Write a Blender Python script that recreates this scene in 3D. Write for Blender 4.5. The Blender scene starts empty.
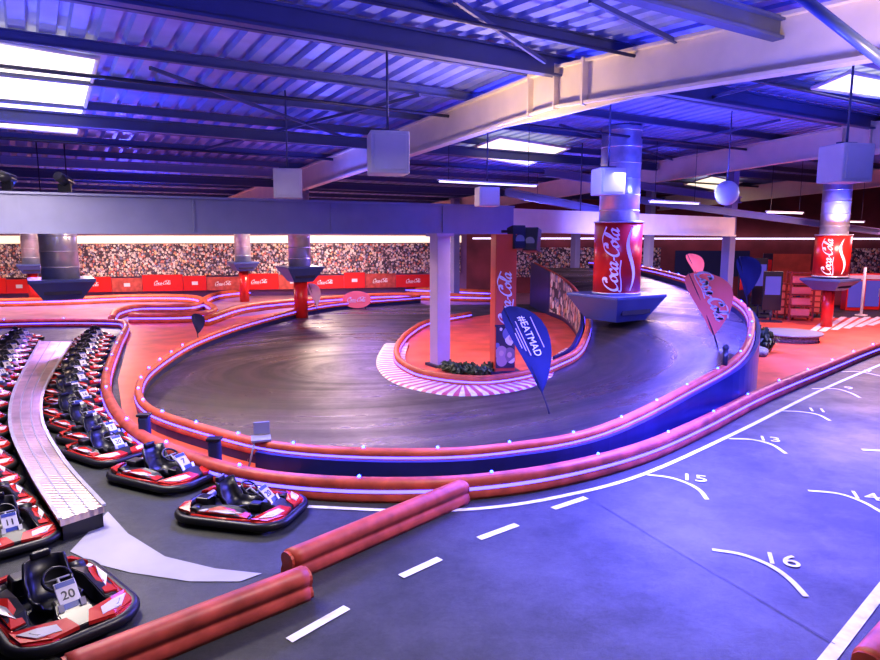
import bpy, bmesh, math, random
from mathutils import Vector, Matrix
random.seed(4)
F=661.0; H=4.3; TH=math.atan(95.0/F)
fw=Vector((0,math.cos(TH),-math.sin(TH))); upv=Vector((0,math.sin(TH),math.cos(TH))); rt=Vector((1,0,0))
CAM=Vector((0,0,H))
def ray(x,y): return fw*F+upv*(330-y)+rt*(x-440)
def G(x,y,z=0.0):
    d=ray(x,y); return CAM+d*((z-H)/d.z)
def D(x,y,dep):
    d=ray(x,y); return CAM+d*(dep/d.y)
A=math.radians(32)
U=Vector((math.cos(A),math.sin(A),0)); V=Vector((-math.sin(A),math.cos(A),0)); B0=Vector((2.7,15.6,0))
def roofz(p): return 8.35-0.055*abs((Vector((p[0],p[1],0))-B0).dot(V))
def UV(u,v,z=None,dz=0):
    p=B0+U*u+V*v
    p.z=(roofz(p) if z is None else z)+dz
    return p
def R(x,y,dz=0):
    z=7.5
    for i in range(30):
        p=G(x,y,z); z=roofz(p)+dz
    return p
# ---------------- materials
def mat(name,col,rough=0.5,metal=0.0,emit=None,es=0.0,noise=0.0,nscale=2.0,bump=0.0,alpha=None):
    m=bpy.data.materials.new(name); m.use_nodes=True
    nt=m.node_tree; b=nt.nodes['Principled BSDF']
    b.inputs['Roughness'].default_value=rough; b.inputs['Metallic'].default_value=metal
    b.inputs['Base Color'].default_value=(*col,1)
    tc=nt.nodes.new('ShaderNodeTexCoord')
    n=nt.nodes.new('ShaderNodeTexNoise'); n.inputs['Scale'].default_value=nscale; n.inputs['Detail'].default_value=4
    nt.links.new(tc.outputs['Object'],n.inputs['Vector'])
    amt=noise if noise>0 else 0.05
    r=nt.nodes.new('ShaderNodeValToRGB')
    r.color_ramp.elements[0].position=0.3; r.color_ramp.elements[1].position=0.7
    r.color_ramp.elements[0].color=(*[c*(1-amt) for c in col],1)
    r.color_ramp.elements[1].color=(*[min(1,c*(1+amt)) for c in col],1)
    nt.links.new(n.outputs['Fac'],r.inputs['Fac']); nt.links.new(r.outputs['Color'],b.inputs['Base Color'])
    if bump>0:
        bp=nt.nodes.new('ShaderNodeBump'); bp.inputs['Strength'].default_value=bump; bp.inputs['Distance'].default_value=0.02
        nt.links.new(n.outputs['Fac'],bp.inputs['Height']); nt.links.new(bp.outputs['Normal'],b.inputs['Normal'])
    if emit:
        b.inputs['Emission Color'].default_value=(*emit,1); b.inputs['Emission Strength'].default_value=es
    return m
def asphalt(name,c1,c2,r1,r2,sc=0.35,swirl=False,wt=0.42):
    m=bpy.data.materials.new(name); m.use_nodes=True
    nt=m.node_tree; b=nt.nodes['Principled BSDF']; L=nt.links
    tc=nt.nodes.new('ShaderNodeTexCoord')
    n=nt.nodes.new('ShaderNodeTexNoise'); n.inputs['Scale'].default_value=sc; n.inputs['Detail'].default_value=9; n.inputs['Roughness'].default_value=0.72
    L.new(tc.outputs['Object'],n.inputs['Vector'])
    f=nt.nodes.new('ShaderNodeTexNoise'); f.inputs['Scale'].default_value=16; f.inputs['Detail'].default_value=7; f.inputs['Roughness'].default_value=0.9
    L.new(tc.outputs['Object'],f.inputs['Vector'])
    r=nt.nodes.new('ShaderNodeValToRGB'); r.color_ramp.elements[0].position=0.36; r.color_ramp.elements[1].position=0.66
    r.color_ramp.elements[0].color=(*c1,1); r.color_ramp.elements[1].color=(*c2,1)
    src=n.outputs['Fac']
    if swirl:
        mp=nt.nodes.new('ShaderNodeMapping'); mp.inputs['Location'].default_value=(1.5,-21.0,0); mp.inputs['Scale'].default_value=(0.8,1,1)
        L.new(tc.outputs['Object'],mp.inputs['Vector'])
        ln=nt.nodes.new('ShaderNodeVectorMath'); ln.operation='LENGTH'; L.new(mp.outputs['Vector'],ln.inputs[0])
        sn=nt.nodes.new('ShaderNodeTexNoise'); sn.inputs['Scale'].default_value=0.09; sn.inputs['Detail'].default_value=0; L.new(tc.outputs['Object'],sn.inputs['Vector'])
        ad=nt.nodes.new('ShaderNodeMath'); ad.operation='MULTIPLY_ADD'; ad.inputs[1].default_value=4.0; L.new(sn.outputs['Fac'],ad.inputs[0]); L.new(ln.outputs['Value'],ad.inputs[2])
        n1=nt.nodes.new('ShaderNodeTexNoise'); n1.noise_dimensions='1D'; n1.inputs['Scale'].default_value=0.8; n1.inputs['Detail'].default_value=4; n1.inputs['Roughness'].default_value=0.65
        L.new(ad.outputs[0],n1.inputs['W'])
        mx=nt.nodes.new('ShaderNodeMath'); mx.operation='MULTIPLY_ADD'; mx.inputs[1].default_value=wt
        L.new(n1.outputs['Fac'],mx.inputs[0])
        m2=nt.nodes.new('ShaderNodeMath'); m2.operation='MULTIPLY'; m2.inputs[1].default_value=1-wt; L.new(n.outputs['Fac'],m2.inputs[0])
        L.new(m2.outputs[0],mx.inputs[2]); src=mx.outputs[0]
    L.new(src,r.inputs['Fac'])
    mm=nt.nodes.new('ShaderNodeMixRGB'); mm.blend_type='OVERLAY'; mm.inputs['Fac'].default_value=0.95
    L.new(r.outputs['Color'],mm.inputs['Color1']); L.new(f.outputs['Fac'],mm.inputs['Color2']); L.new(mm.outputs['Color'],b.inputs['Base Color'])
    mr=nt.nodes.new('ShaderNodeMapRange'); mr.inputs['To Min'].default_value=r1; mr.inputs['To Max'].default_value=r2; mr.inputs['From Min'].default_value=0.40; mr.inputs['From Max'].default_value=0.60
    L.new(src,mr.inputs['Value']); L.new(mr.outputs[0],b.inputs['Roughness'])
    bp=nt.nodes.new('ShaderNodeBump'); bp.inputs['Strength'].default_value=0.5; bp.inputs['Distance'].default_value=0.014
    L.new(f.outputs['Fac'],bp.inputs['Height']); L.new(bp.outputs['Normal'],b.inputs['Normal'])
    return m
M={}
M['lot']=asphalt('lot_asphalt',(0.024,0.027,0.025),(0.060,0.064,0.058),0.6,0.42)
M['track']=asphalt('track_asphalt',(0.006,0.005,0.005),(0.105,0.080,0.062),0.52,0.22,0.25,True,0.5)
M['redfloor']=mat('red_floor_paint',(0.64,0.11,0.065),0.45,noise=0.25,nscale=1.0)
M['violetfloor']=mat('violet_floor',(0.30,0.15,0.20),0.35,noise=0.3,nscale=0.8)
M['kerb_violet_cast']=mat('red_kerb_violet_cast',(0.50,0.08,0.16),0.4)  # violet light on the red kerb stripes is tinted into this colour
M['red']=mat('red_barrier_plastic',(0.52,0.10,0.045),0.5,noise=0.25,nscale=3)
M['redlt']=mat('faded_red_plastic',(0.44,0.075,0.055),0.5,noise=0.35,nscale=3)
M['navy']=mat('navy_wall_paint',(0.014,0.018,0.085),0.35,noise=0.2)
M['led']=mat('led_strip',(0.2,0.2,1),0.4,emit=(0.075,0.06,1.0),es=5.5)
M['ledblue']=mat('led_lamp_blue',(0.2,0.3,1),0.4,emit=(0.015,0.04,1.0),es=22)
M['white']=mat('white_road_paint',(0.72,0.72,0.74),0.5,noise=0.25,nscale=5)
M['wedge']=mat('pale_floor_paint',(0.40,0.39,0.39),0.45,noise=0.1,nscale=1)
M['beam']=mat('cream_steel_paint',(0.76,0.66,0.48),0.45)
M['girder']=mat('violet_blue_girder_paint',(0.24,0.24,0.42),0.4)
M['steel']=mat('blue_grey_steel',(0.085,0.095,0.19),0.45)
M['darksteel']=mat('dark_steel',(0.03,0.03,0.06),0.4)
M['deck']=mat('corrugated_deck_metal',(0.30,0.34,0.68),0.35,metal=0.2,noise=0.15,nscale=1.2)
M['duct']=mat('galvanised_duct',(0.58,0.58,0.64),0.28,metal=0.5,noise=0.15,nscale=3)
M['black']=mat('black_rubber',(0.012,0.012,0.016),0.4)
M['blackp']=mat('black_plastic',(0.02,0.02,0.03),0.3)
M['grey']=mat('grey_plastic',(0.25,0.25,0.28),0.4)
M['panelw']=mat('white_housing',(0.70,0.68,0.66),0.45)
M['drum']=mat('cola_red',(0.62,0.025,0.02),0.3)
M['letter']=mat('white_lettering',(0.85,0.82,0.85),0.5)
M['hood']=mat('blue_hood_paint',(0.07,0.10,0.28),0.35)
M['sky']=mat('skylight_panel',(0.9,0.9,0.8),0.5,emit=(1.0,0.87,0.62),es=1.15)
M['tube']=mat('fluorescent_tube',(0.9,0.9,1),0.5,emit=(0.75,0.65,1.0),es=2.2)
M['warmband']=mat('warm_light_band',(0.9,0.9,0.8),0.5,emit=(1.0,0.78,0.50),es=1.1)
M['wall']=mat('violet_wall',(0.28,0.15,0.26),0.6,noise=0.2,nscale=0.6)
M['wallred']=mat('rose_wall',(0.22,0.045,0.05),0.6,noise=0.4,nscale=0.5)
M['flagblue']=mat('navy_flag_cloth',(0.02,0.03,0.11),0.7)
M['flagred']=mat('coral_cloth_added_glow',(0.88,0.20,0.20),0.7,emit=(0.9,0.2,0.2),es=0.12)  # faint emission added to lighten the coral; the cloth is no light source
M['flagwhite']=mat('white_flag_cloth',(0.75,0.6,0.65),0.7)
M['plant']=mat('dull_green_leaf',(0.06,0.09,0.035),0.6,noise=0.4)
M['stone']=mat('grey_stone',(0.22,0.22,0.2),0.8,noise=0.4,nscale=12,bump=0.5)
M['seatmat']=mat('seat_black',(0.015,0.015,0.02),0.35)
M['kwhite']=mat('kart_white',(0.62,0.60,0.64),0.3)
M['kblue']=mat('kart_blue',(0.05,0.08,0.32),0.3)
M['kredp']=mat('kart_red',(0.50,0.03,0.025),0.25)
M['kcharcoal']=mat('kart_charcoal',(0.02,0.02,0.03),0.3)
M['neon']=mat('violet_neon',(0.3,0.2,1),0.4,emit=(0.22,0.10,1.0),es=2.2)
def alu():
    m=mat('ridged_aluminium',(0.70,0.55,0.50),0.30,metal=0.75,noise=0.3,nscale=1.6)  # warm pinkish reflection is put into the metal's base colour
    nt=m.node_tree; b=nt.nodes['Principled BSDF']; tc=nt.nodes.new('ShaderNodeTexCoord')
    wv=nt.nodes.new('ShaderNodeTexWave'); wv.inputs['Scale'].default_value=3; wv.bands_direction='Y'; nt.links.new(tc.outputs['Object'],wv.inputs['Vector'])
    bp=nt.nodes.new('ShaderNodeBump'); bp.inputs['Strength'].default_value=0.6; bp.inputs['Distance'].default_value=0.015
    nt.links.new(wv.outputs['Fac'],bp.inputs['Height']); nt.links.new(bp.outputs['Normal'],b.inputs['Normal'])
    return m
M['alu']=alu()
def crowd(name='crowd_print',sc=7.5):
    m=bpy.data.materials.new(name); m.use_nodes=True; nt=m.node_tree; b=nt.nodes['Principled BSDF']; L=nt.links
    tc=nt.nodes.new('ShaderNodeTexCoord'); mp=nt.nodes.new('ShaderNodeMapping'); mp.inputs['Scale'].default_value=(1,1,0.85); L.new(tc.outputs['Object'],mp.inputs['Vector'])
    v=nt.nodes.new('ShaderNodeTexVoronoi'); v.inputs['Scale'].default_value=sc; v.inputs['Randomness'].default_value=0.85; L.new(mp.outputs['Vector'],v.inputs['Vector'])
    sp=nt.nodes.new('ShaderNodeSeparateColor'); L.new(v.outputs['Color'],sp.inputs['Color'])
    r=nt.nodes.new('ShaderNodeValToRGB'); cr=r.color_ramp; cr.interpolation='CONSTANT'
    cols=[(0,(0.10,0.07,0.10)),(0.16,(0.20,0.20,0.34)),(0.28,(0.55,0.16,0.13)),(0.40,(0.28,0.19,0.20)),(0.52,(0.78,0.70,0.62)),(0.70,(0.45,0.30,0.30)),(0.80,(0.66,0.53,0.50)),(0.93,(0.75,0.5,0.25))]
    while len(cr.elements)<len(cols): cr.elements.new(0.5)
    for e,(p,c) in zip(cr.elements,cols): e.position=p; e.color=(*c,1)
    L.new(sp.outputs['Red'],r.inputs['Fac'])
    g=nt.nodes.new('ShaderNodeMath'); g.operation='LESS_THAN'; g.inputs[1].default_value=0.24; L.new(v.outputs['Distance'],g.inputs[0])
    g2=nt.nodes.new('ShaderNodeMath'); g2.operation='GREATER_THAN'; g2.inputs[1].default_value=0.60; L.new(v.outputs['Distance'],g2.inputs[0])
    mx=nt.nodes.new('ShaderNodeMixRGB'); L.new(g.outputs[0],mx.inputs['Fac']); L.new(r.outputs['Color'],mx.inputs['Color1']); mx.inputs['Color2'].default_value=(0.62,0.42,0.34,1)
    m3=nt.nodes.new('ShaderNodeMixRGB'); L.new(g2.outputs[0],m3.inputs['Fac']); L.new(mx.outputs['Color'],m3.inputs['Color1']); m3.inputs['Color2'].default_value=(0.06,0.04,0.06,1)
    L.new(m3.outputs['Color'],b.inputs['Base Color']); b.inputs['Roughness'].default_value=0.6
    return m
M['crowd']=crowd()
# ---------------- helpers
col=bpy.context.scene.collection
def link(ob,parent=None):
    col.objects.link(ob)
    if parent is not None: ob.parent=parent
    return ob
def top(ob,label,cat,group=None,kind=None):
    ob['label']=label; ob['category']=cat
    if group: ob['group']=group
    if kind: ob['kind']=kind
    return ob
def struct(ob): ob['kind']='structure'; return ob
def mesh(name,vs,fs,m,parent=None,smooth=False,mi=None):
    me=bpy.data.meshes.new(name); me.from_pydata([tuple(v) for v in vs],[],fs)
    for mm in (m if isinstance(m,list) else [m]): me.materials.append(mm)
    if mi:
        for p,i in zip(me.polygons,mi): p.material_index=i
    if smooth:
        for p in me.polygons: p.use_smooth=True
    me.update()
    return link(bpy.data.objects.new(name,me),parent)
def empty(name,loc,rz=0):
    e=bpy.data.objects.new(name,None); e.location=loc; e.rotation_euler=(0,0,rz); e.empty_display_size=0.2; col.objects.link(e); return e
def box(name,c,s,m,parent=None,rz=0,bev=0.0,rx=0,ry=0):
    bm=bmesh.new(); bmesh.ops.create_cube(bm,size=1); bmesh.ops.scale(bm,vec=s,verts=bm.verts)
    if bev>0: bmesh.ops.bevel(bm,geom=bm.edges[:],offset=bev,segments=2,affect='EDGES',profile=0.5)
    me=bpy.data.meshes.new(name); bm.to_mesh(me); bm.free(); me.materials.append(m)
    ob=bpy.data.objects.new(name,me); ob.location=c; ob.rotation_euler=(rx,ry,rz); return link(ob,parent)
def cyl(name,c,r,h,m,parent=None,r2=None,seg=28,rot=(0,0,0),smooth=True):
    bm=bmesh.new(); bmesh.ops.create_cone(bm,cap_ends=True,segments=seg,radius1=r,radius2=r if r2 is None else r2,depth=h)
    me=bpy.data.meshes.new(name); bm.to_mesh(me); bm.free(); me.materials.append(m)
    if smooth:
        for p in me.polygons: p.use_smooth=len(p.vertices)<=4
    ob=bpy.data.objects.new(name,me); ob.location=c; ob.rotation_euler=rot; return link(ob,parent)
def sph(name,c,r,m,parent=None,sc=(1,1,1)):
    bm=bmesh.new(); bmesh.ops.create_uvsphere(bm,u_segments=16,v_segments=10,radius=r); bmesh.ops.scale(bm,vec=sc,verts=bm.verts)
    me=bpy.data.meshes.new(name); bm.to_mesh(me); bm.free(); me.materials.append(m)
    for p in me.polygons: p.use_smooth=True
    ob=bpy.data.objects.new(name,me); ob.location=c; return link(ob,parent)
def cat(pts,n=6):
    P=[pts[0]*2-pts[1]]+list(pts)+[pts[-1]*2-pts[-2]]; out=[]
    for i in range(1,len(P)-2):
        for k in range(n):
            t=k/n; a,b,c,d=P[i-1],P[i],P[i+1],P[i+2]
            out.append(0.5*((2*b)+(c-a)*t+(2*a-5*b+4*c-d)*t*t+(3*b-a-3*c+d)*t**3))
    out.append(P[-2].copy()); return out
def normals(path,closed=False):
    out=[];n=len(path)
    for i in range(n):
        a=path[(i-1)%n] if closed or i>0 else path[i]; b=path[(i+1)%n] if closed or i<n-1 else path[i]
        t=b-a; t.z=0
        if t.length<1e-6: t=Vector((1,0,0))
        t.normalize(); out.append(Vector((t.y,-t.x,0)))
    return out
def sweep(name,path,prof,m,parent=None,closed=False,smooth=False):
    N=normals(path,closed); vs=[];fs=[];k=len(prof);n=len(path)
    for p,nn in zip(path,N):
        for a,b in prof: vs.append(p+nn*a+Vector((0,0,b)))
    for i in range(n if closed else n-1):
        j=(i+1)%n
        for q in range(k):
            q2=(q+1)%k; fs.append((i*k+q,i*k+q2,j*k+q2,j*k+q))
    if not closed: fs.append(tuple(range(k))[::-1]); fs.append(tuple((n-1)*k+q for q in range(k)))
    return mesh(name,vs,fs,m,parent,smooth)
def tube(name,path,r,m,parent=None,seg=8):
    vs=[];fs=[];n=len(path)
    for i,p in enumerate(path):
        t=(path[min(i+1,n-1)]-path[max(i-1,0)]).normalized()
        a=t.cross(Vector((0,0,1)))
        if a.length<0.05: a=t.cross(Vector((0,1,0)))
        a.normalize(); b=t.cross(a)
        rr=r[i] if isinstance(r,list) else r
        for k in range(seg):
            an=2*math.pi*k/seg; vs.append(p+a*math.cos(an)*rr+b*math.sin(an)*rr)
    for i in range(n-1):
        for k in range(seg):
            k2=(k+1)%seg; fs.append((i*seg+k,i*seg+k2,(i+1)*seg+k2,(i+1)*seg+k))
    fs.append(tuple(range(seg))[::-1]); fs.append(tuple((n-1)*seg+k for k in range(seg)))
    return mesh(name,vs,fs,m,parent,True)
def fill(name,pts,z,m):
    bm=bmesh.new(); vs=[bm.verts.new((p.x,p.y,z)) for p in pts]; f=bm.faces.new(vs)
    bmesh.ops.triangulate(bm,faces=[f]); 
    for f in bm.faces:
        if f.normal.z<0: f.normal_flip()
    me=bpy.data.meshes.new(name); bm.to_mesh(me); bm.free(); me.materials.append(m)
    return link(bpy.data.objects.new(name,me))
def textmesh(body,size=1.0,ext=0.004,shear=0.0,spacing=1.0,bold=0.012):
    cu=bpy.data.curves.new('t','FONT'); cu.body=body; cu.size=size; cu.extrude=ext; cu.align_x='CENTER'; cu.align_y='CENTER'; cu.shear=shear; cu.space_character=spacing
    cu.offset=size*bold; cu.resolution_u=4
    ob=bpy.data.objects.new('t',cu); col.objects.link(ob)
    dg=bpy.context.evaluated_depsgraph_get(); me=bpy.data.meshes.new_from_object(ob.evaluated_get(dg))
    bpy.data.objects.remove(ob); bpy.data.curves.remove(cu); me.materials.clear(); return me
def colamesh(width,wt=0.33):
    C=[[(1.05,1.35),(0.98,1.62),(1.22,1.72),(1.42,1.45),(1.38,1.85),(1.0,2.08),(0.5,1.85),(0.15,1.2),(0.1,0.5),(0.4,0.0),(0.85,0.0),(1.35,0.45)]]
    o=[[(0.5,1.0),(0.15,0.75),(0.08,0.3),(0.35,0.0),(0.7,0.25),(0.78,0.7),(0.5,1.0),(0.62,0.82),(1.0,0.85)]]
    c=[[(0.62,0.72),(0.66,0.92),(0.45,1.0),(0.15,0.75),(0.08,0.35),(0.28,0.02),(0.58,0.08),(0.9,0.5)]]
    a=[[(0.72,0.85),(0.45,1.0),(0.12,0.7),(0.08,0.25),(0.3,0.0),(0.6,0.3),(0.8,0.98)],[(0.8,1.0),(0.7,0.35),(0.82,0.02),(1.12,0.35)]]
    l=[[(0.05,0.35),(0.5,1.2),(0.62,1.85),(0.45,2.05),(0.28,1.6),(0.2,0.5),(0.4,0.02),(0.75,0.4)]]
    hy=[[(0.05,0.5),(0.5,0.58)]]
    x=0;st=[]
    for g,adv in ((C,1.32),(o,.95),(c,.85),(a,1.1),(hy,.6),(C,1.32),(o,.95),(l,.68),(a,1.1)):
        for s in g: st.append(([Vector((px+x,py,0)) for px,py in s],wt))
        x+=adv
    st.append(([Vector(q+(0,)) for q in ((0.75,0.0),(0.2,-0.22),(0.45,-0.52),(1.6,-0.5),(3.0,-0.3),(4.6,-0.42))],0.22))
    st.append(([Vector(q+(0,)) for q in ((5.5,1.95),(6.6,2.35),(7.8,2.05),(8.6,1.75))],0.22))
    vs=[];fs=[];sc=width/9.2;pen=math.radians(35)
    for pts,w in st:
        p=cat(pts,6) if len(pts)>2 else pts; n=len(p); base=len(vs)
        for i,q in enumerate(p):
            t=(p[min(i+1,n-1)]-p[max(i-1,0)]).normalized(); nn=Vector((-t.y,t.x,0)); an=math.atan2(t.y,t.x)
            ww=w*(0.35+0.65*abs(math.sin(an-pen)))*0.5
            for s in (-1,1):
                r=q+nn*ww*s; vs.append(((r.x-4.45+0.3*(r.y-1))*sc,(r.y-0.85)*sc,0))
        for i in range(n-1): fs.append((base+2*i,base+2*i+2,base+2*i+3,base+2*i+1))
    me=bpy.data.meshes.new('lettering'); me.from_pydata(vs,[],fs); me.materials.append(M['letter']); return me
def textobj(name,me,m,mtx,parent=None):
    if not me.materials: me.materials.append(m)
    ob=bpy.data.objects.new(name,me); ob.matrix_world=mtx; link(ob,parent); 
    return ob
def beamI(name,p,q,w,h,m,parent=None,solid=False,tf=0.05):
    d=(q-p); L=d.length; d=d.normalized(); s=d.cross(Vector((0,0,1))).normalized(); u2=s.cross(d)
    if solid: prof=[(-w/2,-h/2),(w/2,-h/2),(w/2,h/2),(-w/2,h/2)]
    else:
        t=tf; wb=0.02
        prof=[(-w/2,-h/2),(w/2,-h/2),(w/2,-h/2+t),(wb,-h/2+t),(wb,h/2-t),(w/2,h/2-t),(w/2,h/2),(-w/2,h/2),(-w/2,h/2-t),(-wb,h/2-t),(-wb,-h/2+t),(-w/2,-h/2+t)]
    k=len(prof); vs=[e+s*a+u2*b for e in (p,q) for a,b in prof]
    fs=[(i,(i+1)%k,k+(i+1)%k,k+i) for i in range(k)]
    if solid: fs+= [(3,2,1,0),(4,5,6,7)]
    return mesh(name,vs,fs,m,parent)
# ---------------- room shell
fl=mesh('floor',[(-36,-4,0),(38,-4,0),(38,52,0),(-36,52,0)],[(0,1,2,3)],M['lot']); struct(fl)
def wall(name,a,b,z0,z1,m):
    o=mesh(name,[(a[0],a[1],z0),(b[0],b[1],z0),(b[0],b[1],z1),(a[0],a[1],z1)],[(0,1,2,3)],m); struct(o); return o
WL0=Vector((-36,42.2,0)); WL1=Vector((2,50,0)); WR1=Vector((38,44,0))
wall('wall_back',WL0,WL1,0,7.6,M['wall'])
wall('wall_back_right',WL1,WR1,0,7.6,M['wallred'])
wall('wall_left',(-36,-4),WL0,0,9,M['wall'])
wall('wall_right',WR1,(38,-4),0,9,M['wall'])
vs=[];fs=[]; us=[]; u=-48.0; per=0.5
while u<52:
    us+= [(u,0),(u+0.27,0),(u+0.31,0.11),(u+0.46,0.11)]; u+=per
vr=[-24,0,46]
for (uu,dz) in us:
    for v in vr: vs.append(UV(uu,v,None,0.0+dz))
for i in range(len(us)-1):
    for j in range(2): a=i*3+j; fs.append((a,a+1,a+4,a+3))
ce=mesh('ceiling',vs,fs,M['deck']); struct(ce)
v=-12.0;n=0
while v<36:
    if abs(v)>0.5:
        o=beamI('roof_purlin',UV(-34,v,None,-0.14),UV(34,v,None,-0.14),0.14,0.22,M['steel'],tf=0.025)
        top(o,'long blue-grey steel purlin under corrugated roof deck','roof beam','roof purlins')
    v+=2.6
o=beamI('ridge_beam',UV(-34,0,None,-0.3),UV(34,0,None,-0.3),0.22,0.45,M['steel']); top(o,'deep blue-grey steel beam along the roof ridge','roof beam')
for v in (-5.2,9,20):
    o=beamI('tie_beam',UV(-34,v,None,-0.5),UV(34,v,None,-0.5),0.2,0.34,M['steel']); top(o,'blue-lit steel tie beam hung under the purlins','roof beam','tie beams')
for v,dz,r in ((-2.2,-0.42,.035),(4.6,-0.45,.045),(13,-.4,.05),(-8.2,-.4,.03)):
    o=tube('conduit_pipe',[UV(-30,v,None,dz),UV(0,v,None,dz),UV(30,v,None,dz)],r,M['darksteel'],None,8); top(o,'thin dark conduit pipe running under the roof','pipe','roof conduits')
for uo in (0,14,-14,28):
    r=empty('roof_rafter',(0,0,0))
    top(r,'cream painted steel portal rafter with bolted ridge splice','roof beam','portal rafters')
    for a,b in ((-16,-0.0),(0.0,38)):
        beamI('rafter_half',UV(uo,a,None,-0.74),UV(uo,b,None,-0.74),0.3,0.92,M['beam'],r,tf=0.06)
    for dv in (-0.9,0,0.9):
        p=UV(uo,dv,None,-0.74); box('splice_plate',p,(0.36,0.05,0.98),M['beam'],r,rz=A)
    for sv in (-1,1):
        a=UV(uo,0,None,-1.17); b=UV(uo,sv*3.0,None,-1.17); c=UV(uo,0,None,-1.38)
        vs=[];th=U*0.04
        for s in (-1,1): vs+=[a+th*s,b+th*s,c+th*s]
        mesh('haunch',vs,[(0,1,2),(5,4,3),(0,3,4,1),(1,4,5,2),(2,5,3,0)],M['beam'],r)
for (x1,y1,x2,y2) in ((150,68,352,140),(455,0,545,62),(590,0,690,48),(560,125,700,168),(200,150,420,95),(700,100,860,60),(640,150,780,120)):
    a=R(x1,y1,-0.32); b=R(x2,y2,-0.32); o=beamI('wind_brace',a,b,0.06,0.08,M['steel'],solid=True); top(o,'slim steel wind brace crossing below the roof deck','brace','wind braces')
a=D(795,-8,8.5); b=D(900,75,8.5); o=tube('blue_pipe',[a,b],0.07,M['hood']); top(o,'blue painted service pipe below the roof','pipe')
def girderpt(s,z): 
    p=Vector((0,22.6,0))+U*s; p.z=z; return p
g=empty('lower_girder',(0,0,0)); top(g,'long violet-blue lit box girder spanning the hall on pillars','beam')
beamI('girder_web',girderpt(-22,4.82),girderpt(3,4.82),0.35,0.92,M['girder'],g,solid=True)
beamI('girder_flange',girderpt(-22,4.36),girderpt(3,4.36),0.5,0.06,M['girder'],g,solid=True)
beamI('girder_flange',girderpt(-22,5.3),girderpt(3,5.3),0.5,0.06,M['girder'],g,solid=True)
for s in range(-20,3,4): box('stiffener',girderpt(s,4.83),(0.05,0.42,0.88),M['girder'],g,rz=A)
g=empty('lower_girder',(0,0,0)); top(g,'cream steel girder continuing past the red pillar','beam')
beamI('girder_web',girderpt(3,4.85),girderpt(16,4.7),0.3,0.8,M['beam'],g,solid=True)
beamI('girder_flange',girderpt(3,4.42),girderpt(16,4.27),0.5,0.07,M['beam'],g,solid=True)
for (x1,y1,x2,y2,dp1,dp2) in ((0,160,330,176,24,32),(545,172,740,200,26,34),(640,200,880,232,30,34),(505,192,660,222,26,30)):
    a=D(x1,y1,dp1); b=D(x2,y2,dp2); o=beamI('truss_beam',a,b,0.2,0.32,M['girder']); top(o,'violet-lit steel cross beam below the roof','beam','cross beams')
for s in (-13.2,-12.2,-11.0):
    p=girderpt(s,5.36); e=empty('stage_spotlight',p,random.uniform(-.5,.5)); top(e,'small black stage spotlight clamped on the girder','spotlight','girder spotlights')
    box('yoke',(0,0,0.1),(0.34,0.05,0.2),M['blackp'],e); cyl('can',(0,-0.05,0.3),0.15,0.42,M['blackp'],e,r2=0.11,seg=18,rot=(1.2,0,0))
wi=0
for quad,dz in (((((455,154),(500,137),(570,148),(528,165))),-0.26),(((-60,32),(98,58),(78,134),(-80,120)),-0.16),(((812,88),(850,72),(930,88),(900,100)),-0.2),(((684,184),(712,176),(742,182),(716,190)),-0.26)):
    wi+=1
    o=mesh('window_%d'%wi,[R(x,y,dz) for x,y in quad],[(0,1,2,3)],M['sky']); struct(o)
    pts=[R(x,y,dz-0.01) for x,y in quad]+[R(quad[0][0],quad[0][1],dz-0.01)]
    o=tube('trim_%d'%wi,pts,0.05,M['panelw'],None,6); struct(o)
def fitting(p,L,dirv=U):
    e=empty('fluorescent_light',p); top(e,'slim hanging fluorescent light with glowing tube','ceiling light','fluorescent lights')
    e.rotation_euler=(0,0,math.atan2(dirv.y,dirv.x))
    box('housing',(0,0,0.05),(L,0.12,0.05),M['panelw'],e); box('tube',(0,0,0),(L*0.97,0.06,0.04),M['tube'],e)
    for s in (-.4,.4):
        q=p+dirv*(s*L); hh=roofz(q)-p.z-0.05
        box('suspension_wire',(s*L,0,hh/2+0.05),(0.015,0.015,hh-0.05),M['darksteel'],e)
for x,y,dp,L in ((490,184,22,4),(675,203,27,3.0),(785,213,28,2.6),(560,212,36,4),(850,222,32,2.6),(215,168,33,4),(100,176,33,3)):
    fitting(D(x,y,dp),L)
def hbox(x,y,dp,w,h,lab='white box speaker hung by a rod from the roof'):
    p=D(x,y,dp); e=empty('hanging_speaker',p,math.radians(12)); top(e,lab,'speaker','hanging speakers')
    box('cabinet',(0,0,0),(w*0.86,w*0.8,h),M['panelw'],e,bev=0.03)
    box('grille',(0,-w*0.41,-0.0),(w*0.7,0.03,h*0.82),M['panelw'],e,bev=0.01)
    L=roofz(p)-p.z-h/2; cyl('rod',(0,0,h/2+L/2),0.025,L,M['steel'],e,seg=8)
    box('bracket',(0,0,h/2+0.03),(w*0.5,0.1,0.05),M['steel'],e)
hbox(388,154,14,0.92,0.84); hbox(288,184,18,0.86,0.76); hbox(608,182,19,0.86,0.74); hbox(845,164,15,0.92,0.82); hbox(487,197,22,0.8,0.62); hbox(580,222,27,0.7,0.6)
p=D(727,193,22); e=empty('globe_lamp',p); top(e,'round white globe lamp hung from the roof','lamp'); sph('globe',(0,0,0),0.4,M['panelw'],e,(1,0.6,1)); cyl('rod',(0,0,0.4+(roofz(p)-p.z-0.4)/2),0.02,roofz(p)-p.z-0.4,M['steel'],e,seg=8)
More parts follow.
